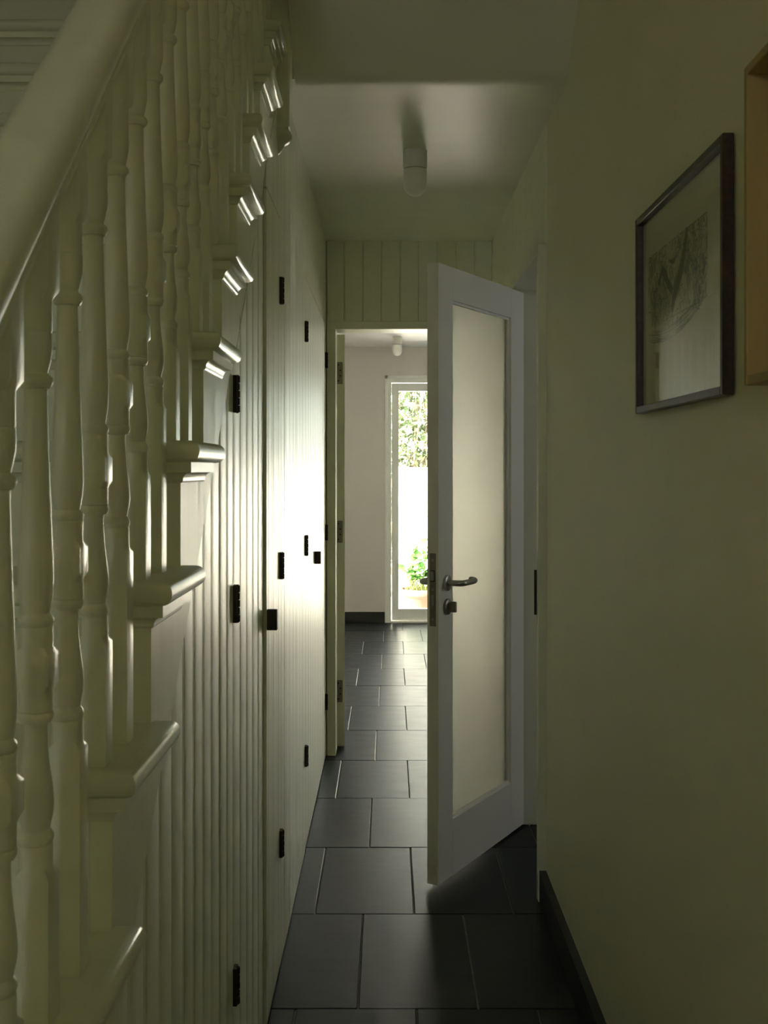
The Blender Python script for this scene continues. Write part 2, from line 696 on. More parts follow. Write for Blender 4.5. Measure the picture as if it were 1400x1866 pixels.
def board_run(parent, face, axis, sgn, u0, u1, pitch, zb, zt, prof, mat_, start=None, name='board', jitter=0.0):
    u = u0 if start is None else start
    while u < u1 - 1e-6:
        a, b = max(u, u0), min(u + pitch, u1)
        if b - a > 0.006:
            mb = MB()
            p = prof(b - a) if b - a > 0.06 else prof_plain(b - a)
            zt2 = zt
            add_board(mb, face + rnd.uniform(-jitter, jitter), axis, sgn, a, b - a, zb, zt2, p)
            if parent.type == 'EMPTY':
                off(mb, parent.location)
            mb.build(name, mat_, parent, smooth=25)
        u += pitch


Z0 = lambda u: 0.004
ztop_ceiling = lambda u: CZ
DOOR_TOP = 1.980


def door1_top(y):
    return -0.398 + 0.878 * y


D1a, D1b, D2b, D3a, D3b, D4b = 2.178, 2.702, 3.040, 3.962, 4.470, 5.235
g = 0.0015
# fixed boards: spandrel, strip over the first door, panel over and between doors
board_run(panelling, XS, 'y', 1, 0.45, D1a - g, 0.087, Z0, lambda y: string_bottom(y) + 0.012, prof_round, M['wood_paint'], start=0.438, jitter=0.0008)
board_run(panelling, XS, 'y', 1, D1a - g, D1b, 0.105, lambda y: door1_top(y) + 0.003, lambda y: string_bottom(y) + 0.012, prof_round, M['wood_paint'])
board_run(panelling, XL, 'y', 1, D1b, 2.945, 0.128, lambda y: DOOR_TOP + 0.003, lambda y: string_bottom(y) + 0.012, prof_bead, M['wood_paint'])
board_run(panelling, XL, 'y', 1, 2.945, D2b, 0.128, lambda y: DOOR_TOP + 0.003, ztop_ceiling, prof_bead, M['wood_paint'])
board_run(panelling, XL, 'y', 1, D2b + g, D3a - g, 0.1315, Z0, ztop_ceiling, prof_bead, M['wood_paint'], jitter=0.0004)
board_run(panelling, XL, 'y', 1, D3a - g, D4b, 0.1275, lambda y: DOOR_TOP + 0.003, ztop_ceiling, prof_bead, M['wood_paint'])
board_run(panelling, XL, 'y', 1, D4b + 0.004, YE, 0.10, Z0, ztop_ceiling, prof_plain, M['wood_paint'])
# end wall boards over the doorway, right wall boards over and past the side door
board_run(wall_end, YE, 'x', -1, XL + 0.002, XR, 0.0858, lambda x: 2.001, ztop_ceiling, prof_plain, M['end_paint'], start=-0.2863)
pr = lambda w: prof_plain(w, 0.003, 0.004)
board_run(wall_right, XR - 0.003, 'y', -1, 3.49, DY0, 0.0858, lambda y: 2.006, ztop_ceiling, pr, M['end_paint'])
board_run(wall_right, XR - 0.003, 'y', -1, DY0, DY1, 0.0858, lambda y: 2.006, ztop_ceiling, pr, M['end_paint'])
board_run(wall_right, XR - 0.003, 'y', -1, DY1 + 0.03, YE, 0.0858, Z0, ztop_ceiling, pr, M['end_paint'])


# ------------------------------------------------------------------ cupboard doors under the stair
def hinge_mesh(h=0.070, r=0.0052):
    mb = MB()
    k = 5
    seg = h / k
    for i in range(k):
        z0 = -h / 2 + i * seg + 0.0006
        z1 = -h / 2 + (i + 1) * seg - 0.0006
        rr = r if i % 2 == 0 else r * 0.93
        mb.lathe([(rr * 0.85, z0), (rr, z0 + 0.0012), (rr, z1 - 0.0012), (rr * 0.85, z1)], 14)
    mb.lathe([(r * 0.5, -h / 2 - 0.001), (r * 0.5, h / 2 + 0.001)], 10)
    mb.box(-0.009, 0.0005, -0.012, 0.012, -h / 2, h / 2)
    return mb.mesh('hinge', M['bronze'], 30)


HINGE = hinge_mesh()


def cupboard_door(y0, y1, face, top, label, prof, pitch, hinge_y, hinge_zs, start=None, handle_y=None, hz=0.964, jitter=0.0):
    yc = (y0 + y1) / 2
    root = empty('cupboard_door', (face, yc, 0))
    tag(root, label, 'cupboard door', 'panelled cupboard doors under the stair')
    u = y0 if start is None else start
    while u < y1 - 1e-6:
        a, b = max(u, y0 + g), min(u + pitch, y1 - g)
        if b - a > 0.006:
            mb = MB()
            p = prof(b - a) if b - a > 0.06 else prof_plain(b - a)
            add_board(mb, 0.0 + rnd.uniform(-jitter, jitter), 'y', 1, a - yc, b - a, lambda q: 0.010, lambda q: top(q + yc), p, 0.0145)
            mb.build('board', M['wood_paint'], root, smooth=25)
        u += pitch
    for z in hinge_zs:
        link_mesh('hinge', HINGE, root, (0.0075, hinge_y - yc, z))
    if handle_y is not None:
        mb = MB()
        mb.bevbox(-0.004, 0.024, -0.010, 0.012, -0.024, 0.024, 0.0012)
        mb.build('handle', M['dark_wood'], root, loc=(0, handle_y - yc, hz))
    return root


cupboard_door(D1a, D1b, XS, lambda y: door1_top(y) - 0.002, 'white boarded cupboard door with a sloping top following the stair', prof_round, 0.105,
              D1a, (1.462, 1.066, 0.345))
cupboard_door(D1b + 0.003, D2b, XL, lambda y: DOOR_TOP, 'narrow white boarded cupboard door with dark block handle beside the sloping-topped door', prof_bead, 0.128,
              D2b - 0.004, (1.790, 1.066, 0.335), handle_y=D1b + 0.024)
cupboard_door(D3a, D3b, XL, lambda y: DOOR_TOP, 'white boarded cupboard door without a handle between fixed boards and far cupboard door', prof_bead, 0.1275,
              D3a - 0.002, (1.793, 1.058, 0.335))
cupboard_door(D3b, D4b, XL, lambda y: DOOR_TOP, 'white boarded cupboard door with dark block handle beside the kitchen doorway frame', prof_bead, 0.1275,
              D4b + 0.002, (1.815, 1.032, 0.262), handle_y=D3b + 0.026, hz=0.975)

# ------------------------------------------------------------------ staircase
stair = empty('staircase', SO_)
tag(stair, 'white painted timber staircase with turned balusters and cut string', 'staircase')


XN = -0.257
N0, N1 = -6, 7
# tread mesh built once for step 0, then copied
t = MB()
nose = [(-0.012, 0.015)] + [(0.015 * math.sin(a), 0.015 * math.cos(a)) for a in [PI * i / 10 for i in range(11)]] + [(-0.012, -0.015)]
y = Yn(0)
zc = Zm(0)
t.sweep([(-1.14, y + 0.015, zc), (XN - 0.015, y + 0.015, zc), (XN - 0.015, y + 0.240, zc), (XN - 0.036, y + 0.240, zc)], nose)
t.box(-1.14, XN - 0.026, y + 0.026, y + G + 0.036, zc - 0.0149, zc + 0.0149)
TREAD = off(t).mesh('tread', M['stair_paint'], 40)
t = MB()
cav = [(0.016 + 0.012 * math.cos(a), -0.041 + 0.012 * math.sin(a)) for a in [PI / 2 + PI / 2 * i / 6 for i in range(7)]]
mould = [(-0.002, -0.0145), (0.0178, -0.0145), (0.0178, -0.029)] + cav + [(0.002, -0.0435), (-0.002, -0.0435)]
t.sweep([(-1.14, y + 0.028, zc), (XSTR, y + 0.028, zc), (XSTR, y + 0.214, zc)], mould)
MOULD = off(t).mesh('moulding', M['stair_paint'], 30)
t = MB()
t.box(-1.14, XSTR - 0.021, y + 0.0285, y + 0.046, zc - R + 0.0150, zc - 0.0148)
RISER = off(t).mesh('riser', M['stair_paint'], 0)
for n in range(N0, N1 + 2):
    d = (0, G * n, R * n)
    if n <= N1:
        tr = link_mesh('tread', TREAD, stair, d)
        link_mesh('moulding', MOULD, tr)
    link_mesh('riser', RISER, stair, d)
# landing edge
t = MB()
t.sweep([(-1.14, Yn(8) + 0.015, Zm(8)), (-0.345, Yn(8) + 0.015, Zm(8))], nose)
t.box(-1.14, -0.345, Yn(8) + 0.02, 3.10, Zm(8) - 0.015, Zm(8) + 0.015)
off(t).build('landing_nosing', M['stair_paint'], stair)
# string
poly = [(Yn(N0) + 0.028, 0.0)]
for n in range(N0, N1 + 2):
    yr = Yn(n) + 0.028
    poly += [(yr, (Zm(n - 1) - 0.015) if n > N0 else 0.05), (yr, Zm(n) - 0.015)]
poly = poly[:-1]
poly[-1] = (2.952, Zm(N1) - 0.015)
poly += [(2.952, string_bottom(2.952)), (0.395, 0.002)]
# clean duplicates
cl = []
for p in poly:
    if not cl or (abs(p[0] - cl[-1][0]) + abs(p[1] - cl[-1][1])) > 1e-5:
        cl.append(p)
t = MB()
t.prism_yz(cl, XSTR - 0.022, XSTR)
off(t).build('string', M['wood_paint'], stair, smooth=0)

# balusters: rings of (height, half-size, 'sq' or 'ci')
S = 0.0160


def ring(h, r, sq, seg=24):
    out = []
    for k in range(seg):
        a = 2 * PI * k / seg
        c, s = math.cos(a), math.sin(a)
        f = r / max(abs(c), abs(s)) if sq else r
        out.append((c * f, s * f, h))
    return out


def baluster_mesh(extra):
    e = extra
    rings = [(-0.004, S, 1), (0.127 + e, S, 1), (0.1345 + e, 0.0148, 0), (0.155 + e, 0.0146, 0), (0.1555 + e, 0.0135, 0),
             (0.157 + e, 0.0146, 0), (0.160 + e, 0.0155, 0), (0.163 + e, 0.0153, 0), (0.166 + e, 0.0138, 0), (0.168 + e, 0.0122, 0),
             (0.173 + e, 0.0130, 0), (0.180 + e, 0.0148, 0), (0.188 + e, 0.0156, 0), (0.197 + e, 0.0153, 0), (0.210 + e, 0.0140, 0),
             (0.225 + e, 0.0120, 0), (0.242 + e, 0.0106, 0), (0.258 + e, 0.0103, 0), (0.261 + e, 0.0108, 0),
             (0.2615 + e, 0.0132, 0), (0.264 + e, 0.0148, 0), (0.2675 + e, 0.0155, 0), (0.2705 + e, 0.0150, 0), (0.2712 + e, 0.0138, 0),
             (0.272 + e, 0.0147, 0), (0.289 + e, 0.0148, 0), (0.2960 + e, S, 1), (0.3210 + e, S, 1), (0.328 + e, 0.0148, 0), (0.3455 + e, 0.0147, 0),
             (0.346 + e, 0.0137, 0), (0.3475 + e, 0.0148, 0), (0.3505 + e, 0.0155, 0), (0.3535 + e, 0.0150, 0), (0.3560 + e, 0.0130, 0),
             (0.357 + e, 0.0122, 0), (0.362 + e, 0.0130, 0), (0.372 + e, 0.0147, 0), (0.385 + e, 0.0154, 0), (0.400 + e, 0.0151, 0),
             (0.430 + e, 0.0138, 0), (0.470 + e, 0.0122, 0), (0.510 + e, 0.0108, 0), (0.545 + e, 0.0100, 0), (0.5535 + e, 0.0099, 0),
             (0.5540 + e, 0.0120, 0), (0.557 + e, 0.0142, 0), (0.560 + e, 0.0149, 0), (0.5635 + e, 0.0140, 0), (0.566 + e, 0.0112, 0),
             (0.567 + e, 0.0104, 0), (0.574 + e, 0.0120, 0), (0.584 + e, 0.0140, 0), (0.592 + e, 0.0146, 0), (0.6025 + e, 0.0143, 0),
             (0.603 + e, 0.0133, 0), (0.6045 + e, 0.0141, 0), (0.632 + e, 0.0140, 0), (0.641 + e, S, 1), (0.754 + e, S, 1)]
    seg = 24
    mb = MB()
    vs = []
    for h, r, sq in rings:
        vs += ring(h, r, sq, seg)
    fs = []
    for i in range(len(rings) - 1):
        for k in range(seg):
            a, b = i * seg + k, i * seg + (k + 1) % seg
            fs.append((a, b, b + seg, a + seg))
    fs.append(tuple(reversed(range(seg))))
    fs.append(tuple(range((len(rings) - 1) * seg, len(rings) * seg)))
    mb.add(vs, fs)
    return mb.mesh('baluster', M['stair_paint'], 38)


B1 = baluster_mesh(0.0)
B2 = baluster_mesh(G / 2 * SLOPE)
XB = -0.293 - S
for n in range(N0, N1 + 1):
    zt_ = Zm(n) + 0.015
    for me, dy in ((B1, 0.020), (B2, 0.020 + G / 2)):
        link_mesh('baluster', me, stair, (XB - SO_.x, Yn(n) + dy + S - SO_.y, zt_), (0, 0, rnd.uniform(-0.02, 0.02)))

# handrail, swept up the pitch
hr = [(0.0245, 0.0), (0.0245, 0.0055), (0.0215, 0.0075), (0.0215, 0.0095), (0.0240, 0.0125), (0.0300, 0.0190), (0.0330, 0.0270),
      (0.0325, 0.0360), (0.0290, 0.0450), (0.0220, 0.0520), (0.0120, 0.0560), (0.0, 0.0575)]
hr = hr + [(-a, b) for a, b in reversed(hr[:-1])]
nv = Vector((0, -SLOPE, 1)).normalized()
RZ0 = 0.675
t = MB()
vs = []
for yy in (0.05, 2.955):
    c = Vector((XB, yy, RZ0 + SLOPE * yy))
    for a, b in hr:
        # keep the cut ends vertical
        p = c + Vector((a, 0, b / nv.z))
        vs.append(p)
k = len(hr)
fs = [(j, (j + 1) % k, (j + 1) % k + k, j + k) for j in range(k)]
fs += [tuple(range(k)), tuple(reversed(range(k, 2 * k)))]
t.add(vs, fs)
off(t).build('handrail', M['stair_paint'], stair, smooth=32)

# newel posts
t = MB()
t.bevbox(-0.342, -0.252, 2.952, 3.042, 2.196, 3.66, 0.004)
nw = off(t).build('newel_post', M['stair_paint'], stair)
t = MB()
t.lathe([(0.006, 2.134), (0.014, 2.139), (0.022, 2.148), (0.026, 2.157), (0.030, 2.163), (0.040, 2.168), (0.0475, 2.177), (0.0495, 2.185), (0.0475, 2.192), (0.0435, 2.198)],
        28, (-0.297, 2.997, 0))
off(t).build('newel_drop', M['stair_paint'], nw)
t = MB()
t.bevbox(-0.355, -0.265, 0.02, 0.11, 0.0, 1.0, 0.004)
t.bevbox(-0.365, -0.255, 0.01, 0.12, 1.0, 1.03, 0.004)
off(t).build('newel_post', M['stair_paint'], stair)

# ------------------------------------------------------------------ side doorway trim and the open frosted door
trim1 = empty('trim_1', (XR, DY0, 0))
tag(trim1, 'white timber lining around the side doorway', 'door frame', kind='structure')
T1 = Vector((XR, DY0, 0))
t = MB().bevbox(0.4575, XR + 0.125, 3.508, DY0, 0.002, 2.005, 0.0015)
off(t, T1).build('jamb', M['trim_paint'], trim1)
t = MB().bevbox(0.4575, XR + 0.125, DY1, DY1 + 0.03, 0.002, 2.005, 0.0015)
off(t, T1).build('jamb', M['trim_paint'], trim1)
t = MB().bevbox(0.4575, XR + 0.125, DY0, DY1, 1.982, 2.005, 0.0015)
off(t, T1).build('head', M['trim_paint'], trim1)
t = MB().bevbox(0.4495, 0.500, DY0 - 0.001, DY0 + 0.0016, 0.873, 1.011, 0.0007)
off(t, T1).build('strike_plate', M['bronze'], trim1)

HX, HY = 0.5035, 4.264
LW, LT, LZ0, LZ1 = 0.722, 0.040, 0.008, 1.972
dirv = Vector((0.160 - HX, 3.630 - HY, 0)).normalized()
ang = math.atan2(dirv.y, dirv.x)
door1 = empty('door_1', (HX, HY, 0), ang)
tag(door1, 'open white door with a tall frosted glass panel and lever handle', 'door', kind='structure')
# local: +x from hinge to free edge; the face seen in the photo lies on local y = 0 with its normal towards +y
W = LW
St = 0.107       # free stile
Sh = 0.122       # hinge stile
Rb, Rt = 0.190, 1.866


def dbox(x0, x1, y0, y1, z0, z1, b=0.0012):
    return MB().bevbox(x0, x1, y0, y1, z0, z1, b)


dbox(W - St, W, -LT, 0, LZ0, LZ1).build('stile', M['door_paint'], door1)
dbox(0, Sh, -LT, 0, LZ0, LZ1).build('stile', M['door_paint'], door1)
dbox(Sh, W - St, -LT, 0, LZ0, Rb, 0.0006).build('rail', M['door_paint'], door1)
dbox(Sh, W - St, -LT, 0, Rt, LZ1, 0.0006).build('rail', M['door_paint'], door1)
dbox(Sh - 0.004, W - St + 0.004, -0.0230, -0.0170, Rb - 0.004, Rt + 0.004, 0.0003).build('glass_pane', M['frosted'], door1)
bd = MB()
for ya, yb in ((-0.017, -0.009), (-0.031, -0.023)):
    bd.box(Sh, Sh + 0.008, ya, yb, Rb, Rt).box(W - St - 0.008, W - St, ya, yb, Rb, Rt)
    bd.box(Sh + 0.008, W - St - 0.008, ya, yb, Rb, Rb + 0.008).box(Sh + 0.008, W - St - 0.008, ya, yb, Rt - 0.008, Rt)
bd.build('glazing_bead', M['door_paint'], door1, smooth=0)


def lever(side):
    """side +1: face seen in the photo"""
    lx, lz = W - 0.060, 0.957
    face = 0.0 if side > 0 else -LT
    mb = MB()
    mb.lathe([(0.0255, 0.0), (0.0260, 0.003), (0.0250, 0.0075), (0.0200, 0.009), (0.0120, 0.0095)], 36, (0, 0, 0), 'y')
    if side < 0:
        mb.v = [(p[0], -p[1], p[2]) for p in mb.v]
    r_ = mb.build('lever_handle', M['steel'], door1, loc=(lx, face, lz))
    mb = MB()
    pts = [(0, 0.008, 0), (0, 0.036, 0)]
    for i in range(1, 7):
        a = PI / 2 * i / 6
        pts.append((-0.018 * (1 - math.cos(a)), 0.036 + 0.018 * math.sin(a), 0))
    pts += [(-0.060, 0.054, 0.0), (-0.092, 0.053, 0.0005), (-0.106, 0.050, 0.001), (-0.116, 0.043, 0.0015), (-0.121, 0.034, 0.002), (-0.122, 0.026, 0.002)]
    if side < 0:
        pts = [(p[0], -p[1], p[2]) for p in pts]
    mb.tube(pts, [0.0098] * (len(pts) - 1) + [0.0085], 16)
    mb.build('lever', M['steel'], r_, smooth=50)
    return r_


lever(1)
lever(-1)
mb = MB()
mb.lathe([(0.0255, 0.0), (0.0260, 0.003), (0.0250, 0.0075), (0.0210, 0.0095), (0.012, 0.0105)], 36, (0, 0, 0), 'y')
tt = mb.build('thumb_turn', M['steel_dull'], door1, loc=(W - 0.060, 0.0, 0.881))
mb = MB()
mb.lathe([(0.0095, 0.009), (0.0095, 0.016)], 20, (0, 0, 0), 'y')
mb.bevbox(-0.0055, 0.0055, 0.014, 0.034, -0.017, 0.017, 0.002)
mb.build('knob', M['steel_dull'], tt)
mb = MB().bevbox(W - 0.0005, W + 0.0014, -0.031, -0.009, 0.824, 1.054, 0.0006)
fp = mb.build('lock_faceplate', M['steel_dull'], door1)
mb = MB().bevbox(W, W + 0.0085, -0.0255, -0.0145, 0.968, 0.998, 0.002)
mb.build('latch', M['steel'], fp)
mb = MB().box(W + 0.0008, W + 0.0017, -0.0275, -0.0125, 0.965, 1.001)
mb.build('latch_slot', M['bronze'], fp, smooth=0)
mb = MB().bevbox(W, W + 0.0028, -0.0245, -0.0155, 0.889, 0.923, 0.0008)
mb.build('dead_bolt', M['steel'], fp)
for z in (1.033, 0.940, 0.846):
    mb = MB().lathe([(0.0042, 0.0), (0.0040, 0.0011), (0.0018, 0.0004)], 14, (W + 0.0013, -0.020, z), 'x')
    mb.build('screw', M['steel'], fp)
for z in (0.22, 1.0, 1.75):
    mb = MB().lathe([(0.006, -0.05), (0.006, 0.05)], 12, (-0.004, -LT - 0.004, z))
    mb.box(-0.003, 0.0, -LT, -0.006, z - 0.05, z + 0.05)
    mb.build('hinge', M['steel_dull'], door1)

# ------------------------------------------------------------------ kitchen doorway trim and its open door
trim2 = empty('trim_2', (FX0, YE, 0))
T2 = Vector((FX0, YE, 0))
tag(trim2, 'cream painted frame of the kitchen doorway', 'door frame', kind='structure')
t = MB().bevbox(-0.2805, FX0, YE - 0.002, YE2 - 0.005, 0.002, 2.0, 0.0015)
off(t, T2).build('jamb', M['trim_paint'], trim2)
t = MB().bevbox(FX1, FX1 + 0.040, YE - 0.002, YE2 - 0.005, 0.002, 2.0, 0.0015)
off(t, T2).build('jamb', M['trim_paint'], trim2)
t = MB().bevbox(FX0, FX1, YE - 0.002, YE2 - 0.005, FZ, 2.0, 0.0015)
off(t, T2).build('head', M['trim_paint'], trim2)

door2 = empty('door_2', (-0.2235, YE2 + 0.005, 0), math.radians(4))
tag(door2, 'plain cream door folded open against the kitchen side', 'door', kind='structure')
MB().bevbox(-0.0195, 0.0195, 0.0, 0.74, 0.008, 1.958, 0.0012).build('leaf', M['trim_paint'], door2)
for z in (1.775, 1.024, 0.270):
    h = MB().bevbox(-0.0195, 0.0095, -0.0012, 0.0005, -0.052, 0.052, 0.0006)
    h.lathe([(0.006, -0.052), (0.006, 0.052)], 12, (-0.0215, -0.004, 0))
    ho = h.build('hinge', M['steel_dull'], door2, loc=(0, 0, z))
    for i, (sx, sz) in enumerate(((-0.011, 0.038), (-0.002, 0.013), (-0.002, -0.013), (-0.011, -0.037))):
        s = MB().lathe([(0.0038, -0.0012), (0.0038, -0.0022), (0.0012, -0.0016)], 12, (sx, 0, sz), 'y')
        s.build('screw', M['bronze'], ho)

# ------------------------------------------------------------------ garden door (two glazed leaves in one frame)
gd = empty('door_3', (0, YF, 0))
tag(gd, 'white framed glazed garden door of the kitchen', 'door', kind='structure')
y_ = -0.018
t = MB()
t.bevbox(GX0 - 0.020, GX0 + 0.004, y_, 0.006, 0.002, GZ1 + 0.022, 0.002).bevbox(GX1 - 0.004, GX1 + 0.02, y_, 0.006, 0.002, GZ1 + 0.022, 0.002)
t.bevbox(GX0 - 0.020, GX1 + 0.020, y_, 0.006, GZ1 - 0.004, GZ1 + 0.022, 0.002)
t.build('architrave', M['frame_white'], gd)
t = MB()
t.bevbox(GX0, GX0 + 0.035, 0.0, 0.12, 0.0, GZ1, 0.002).bevbox(GX1 - 0.035, GX1, 0.0, 0.12, 0.0, GZ1, 0.002)
t.bevbox(GX0 + 0.035, GX1 - 0.035, 0.0, 0.12, GZ1 - 0.035, GZ1, 0.002)
t.bevbox(GX0 + 0.035, GX1 - 0.035, -0.01, 0.14, -0.05, 0.014, 0.002)
t.build('frame', M['frame_white'], gd)
mid = (GX0 + GX1) / 2
for a, b in ((GX0 + 0.038, mid - 0.002), (mid + 0.002, GX1 - 0.038)):
    z0, z1 = 0.018, GZ1 - 0.040
    t = MB()
    sw = 0.060
    t.bevbox(a, a + sw, 0.03, 0.085, z0, z1, 0.002).bevbox(b - sw, b, 0.03, 0.085, z0, z1, 0.002)
    t.bevbox(a + sw, b - sw, 0.03, 0.085, z0, z0 + 0.098, 0.002).bevbox(a + sw, b - sw, 0.03, 0.085, z1 - 0.068, z1, 0.002)
    lf = t.build('leaf', M['frame_white'], gd)
    t = MB().box(a + sw - 0.004, b - sw + 0.004, 0.055, 0.0555, z0 + 0.094, z1 - 0.064)
    t.build('pane', M['glass'], lf, smooth=0)

for i, (nm, bx, ax) in enumerate((('window_1', (3.02, 3.08, 3.7, 4.2, 1.3, 1.8), 'x'),
                                  ('window_2', (-1.05, -0.55, -3.08, -3.02, 1.8, 2.5), 'y'))):
    x0, x1, y0, y1, z0, z1 = bx
    t = MB()
    if ax == 'x':
        for a, b in ((y0, y0 + .05), (y1 - .05, y1), ((y0 + y1) / 2 - .02, (y0 + y1) / 2 + .02)):
            t.box(x0, x1, a, b, z0, z1)
        t.box(x0, x1, y0, y1, z0, z0 + .05).box(x0, x1, y0, y1, z1 - .05, z1)
    else:
        for a, b in ((x0, x0 + .04), (x1 - .04, x1)):
            t.box(a, b, y0, y1, z0, z1)
        t.box(x0, x1, y0, y1, z0, z0 + .04).box(x0, x1, y0, y1, z1 - .04, z1)
    o = t.build(nm, M['frame_white'], smooth=0)
    tag(o, ['side room window', 'entrance glazed light'][i] + ' in a white timber frame', 'window', kind='structure')

# ------------------------------------------------------------------ ceiling lamps


def lamp(x, y, label):
    root = empty('ceiling_lamp', (x, y, CZ))
    tag(root, label, 'lamp', 'white dome ceiling lamps')
    MB().lathe([(0.0385, 0.001), (0.0395, -0.002), (0.0395, -0.056), (0.0370, -0.060)], 40).build('base', M['ceramic'], root)
    MB().lathe([(0.0360, -0.058), (0.0360, -0.0655)], 40).build('collar', M['steel_dull'], root)
    pr_ = [(0.0380, -0.0630), (0.0390, -0.066), (0.0390, -0.112)]
    for i in range(1, 10):
        a = PI / 2 * i / 9
        pr_.append((max(0.0005, 0.0390 * math.cos(a)), -0.112 - 0.038 * math.sin(a)))
    MB().lathe(pr_, 40).build('glass_dome', M['opal'], root, smooth=50)
    return root


lamp(0.090, 3.80, 'white frosted dome lamp on the hall ceiling')
lamp(0.074, 9.15, 'bright white dome lamp on the kitchen ceiling')

# ------------------------------------------------------------------ framed drawing on the plaster wall
PX = 0.463
py0, py1, pz0, pz1 = 1.594, 2.158, 1.423, 1.786
pf = empty('framed_drawing', (PX, (py0 + py1) / 2, pz0))
PO = Vector((PX, (py0 + py1) / 2, pz0))
tag(pf, 'framed pencil drawing in a thin dark walnut frame on plaster wall', 'picture')
bw = 0.013
for a in ((py0, py0 + bw, pz0, pz1), (py1 - bw, py1, pz0, pz1), (py0 + bw, py1 - bw, pz0, pz0 + bw), (py0 + bw, py1 - bw, pz1 - bw, pz1)):
    off(MB().bevbox(PX, PX + 0.0165, a[0], a[1], a[2], a[3], 0.0015), PO).build('frame_bar', M['frame_wood'], pf)
off(MB().box(PX + 0.0132, PX + 0.0165, py0 + bw, py1 - bw, pz0 + bw, pz1 - bw), PO).build('paper', M['paper'], pf, smooth=0)
off(MB().box(PX + 0.0085, PX + 0.0095, py0 + bw - .001, py1 - bw + .001, pz0 + bw - .001, pz1 - bw + .001), PO).build('glass', M['picture_glass'], pf, smooth=0)
for ya in (py0 + 0.05, py1 - 0.07):
    off(MB().bevbox(PX + 0.0165, XR + 0.001, ya, ya + 0.02, pz0 + 0.02, pz1 - 0.03, 0.001), PO).build('backing_batten', M['frame_wood'], pf)
# the drawing: many fine strokes and a few solid shapes lying on the paper
u0_, u1_, v0_, v1_ = 2.104, 1.716, 1.545, 1.704


def dpt(u, v, lift=0.0):
    return (PX + 0.0131 - lift, u0_ + (u1_ - u0_) * u, v0_ + (v1_ - v0_) * v)


def stroke(mb, pts, wd):
    n = len(pts)
    P = [Vector((p[0] * (u0_ - u1_), p[1] * (v1_ - v0_))) for p in pts]
    L, Rr = [], []
    for i in range(n):
        d = (P[min(i + 1, n - 1)] - P[max(i - 1, 0)])
        d = d.normalized() if d.length > 0 else Vector((1, 0))
        nn = Vector((-d.y, d.x)) * wd * (0.35 + 0.65 * math.sin(PI * (i + .5) / n))
        L.append(P[i] + nn)
        Rr.append(P[i] - nn)
    lift = rnd.uniform(0, 0.0002)
    f = lambda q: dpt(q.x / (u0_ - u1_), q.y / (v1_ - v0_), lift)
    vs = [f(q) for q in L] + [f(q) for q in Rr]
    mb.add(vs, [(i, i + 1, i + 1 + n, i + n) for i in range(n - 1)])


def inside(u, v, bl):
    for cu, cv, ru, rv, wgt in bl:
        if ((u - cu) / ru) ** 2 + ((v - cv) / rv) ** 2 < 1:
            if rnd.random() < wgt:
                return True
    return False


dr = MB()
blobs = [(0.30, 0.40, 0.22, 0.36, 1.0), (0.10, 0.55, 0.12, 0.4, 0.6), (0.80, 0.75, 0.22, 0.30, 1.0), (0.85, 0.40, 0.16, 0.3, 0.7), (0.35, 0.88, 0.4, 0.14, 0.6), (0.6, 0.45, 0.2, 0.4, 0.35)]
cnt = 0
while cnt < 1500:
    u, v = rnd.uniform(0.0, 1.0), rnd.uniform(0.0, 1.0)
    if v < 0.05 or not inside(u, v, blobs):
        continue
    a = rnd.choice((1.9, 2.2, 1.2, 1.57, 0.4)) + rnd.uniform(-.35, .35)
    ln = rnd.uniform(0.03, 0.11)
    pts = []
    uu, vv = u, v
    for i in range(5):
        pts.append((min(max(uu, 0), 1), min(max(vv, -.05), 1.0)))
        uu += math.cos(a) * ln / 5
        vv += math.sin(a) * ln / 5 * 2.2
        a += rnd.uniform(-.4, .4)
    stroke(dr, pts, rnd.uniform(0.0004, 0.0010))
    cnt += 1
for i in range(70):                      # sweeping ground lines
    u = rnd.uniform(0.0, 0.5)
    b = rnd.uniform(0.02, 0.16)
    ln = rnd.uniform(0.2, 0.5)
    stroke(dr, [(min(1, u + ln * q / 9), b + 0.55 * (u + ln * q / 9 - 0.35) ** 2 + rnd.uniform(-.006, .006) - 0.05) for q in range(10)], rnd.uniform(.0003, .0006))
for i in range(40):                      # stems on the right
    u = rnd.uniform(0.62, 0.98)
    stroke(dr, [(min(1, u + 0.02 * math.sin(q * .7 + i)), 0.15 + q * rnd.uniform(.05, .09)) for q in range(9)], rnd.uniform(.0003, .0007))
dd = off(dr, PO).build('drawing', M['pencil'], pf, smooth=0)
tag(dd, kind='stuff')
dk = MB()
for pts, wd in (([(0.70, 1.0), (0.66, 0.82), (0.60, 0.62), (0.53, 0.48), (0.47, 0.36), (0.45, 0.24)], 0.013),
                ([(0.20, 0.62), (0.27, 0.76), (0.33, 0.68), (0.38, 0.56), (0.46, 0.46)], 0.010),
                ([(0.93, 0.62), (0.96, 0.52), (0.93, 0.44)], 0.009), ([(0.88, 0.34), (0.90, 0.26)], 0.006),
                ([(0.40, 0.80), (0.47, 0.76), (0.52, 0.80)], 0.004)):
    stroke(dk, pts, wd)
dd = off(dk, PO).build('drawing_shape', M['pencil_dark'], pf, smooth=0)

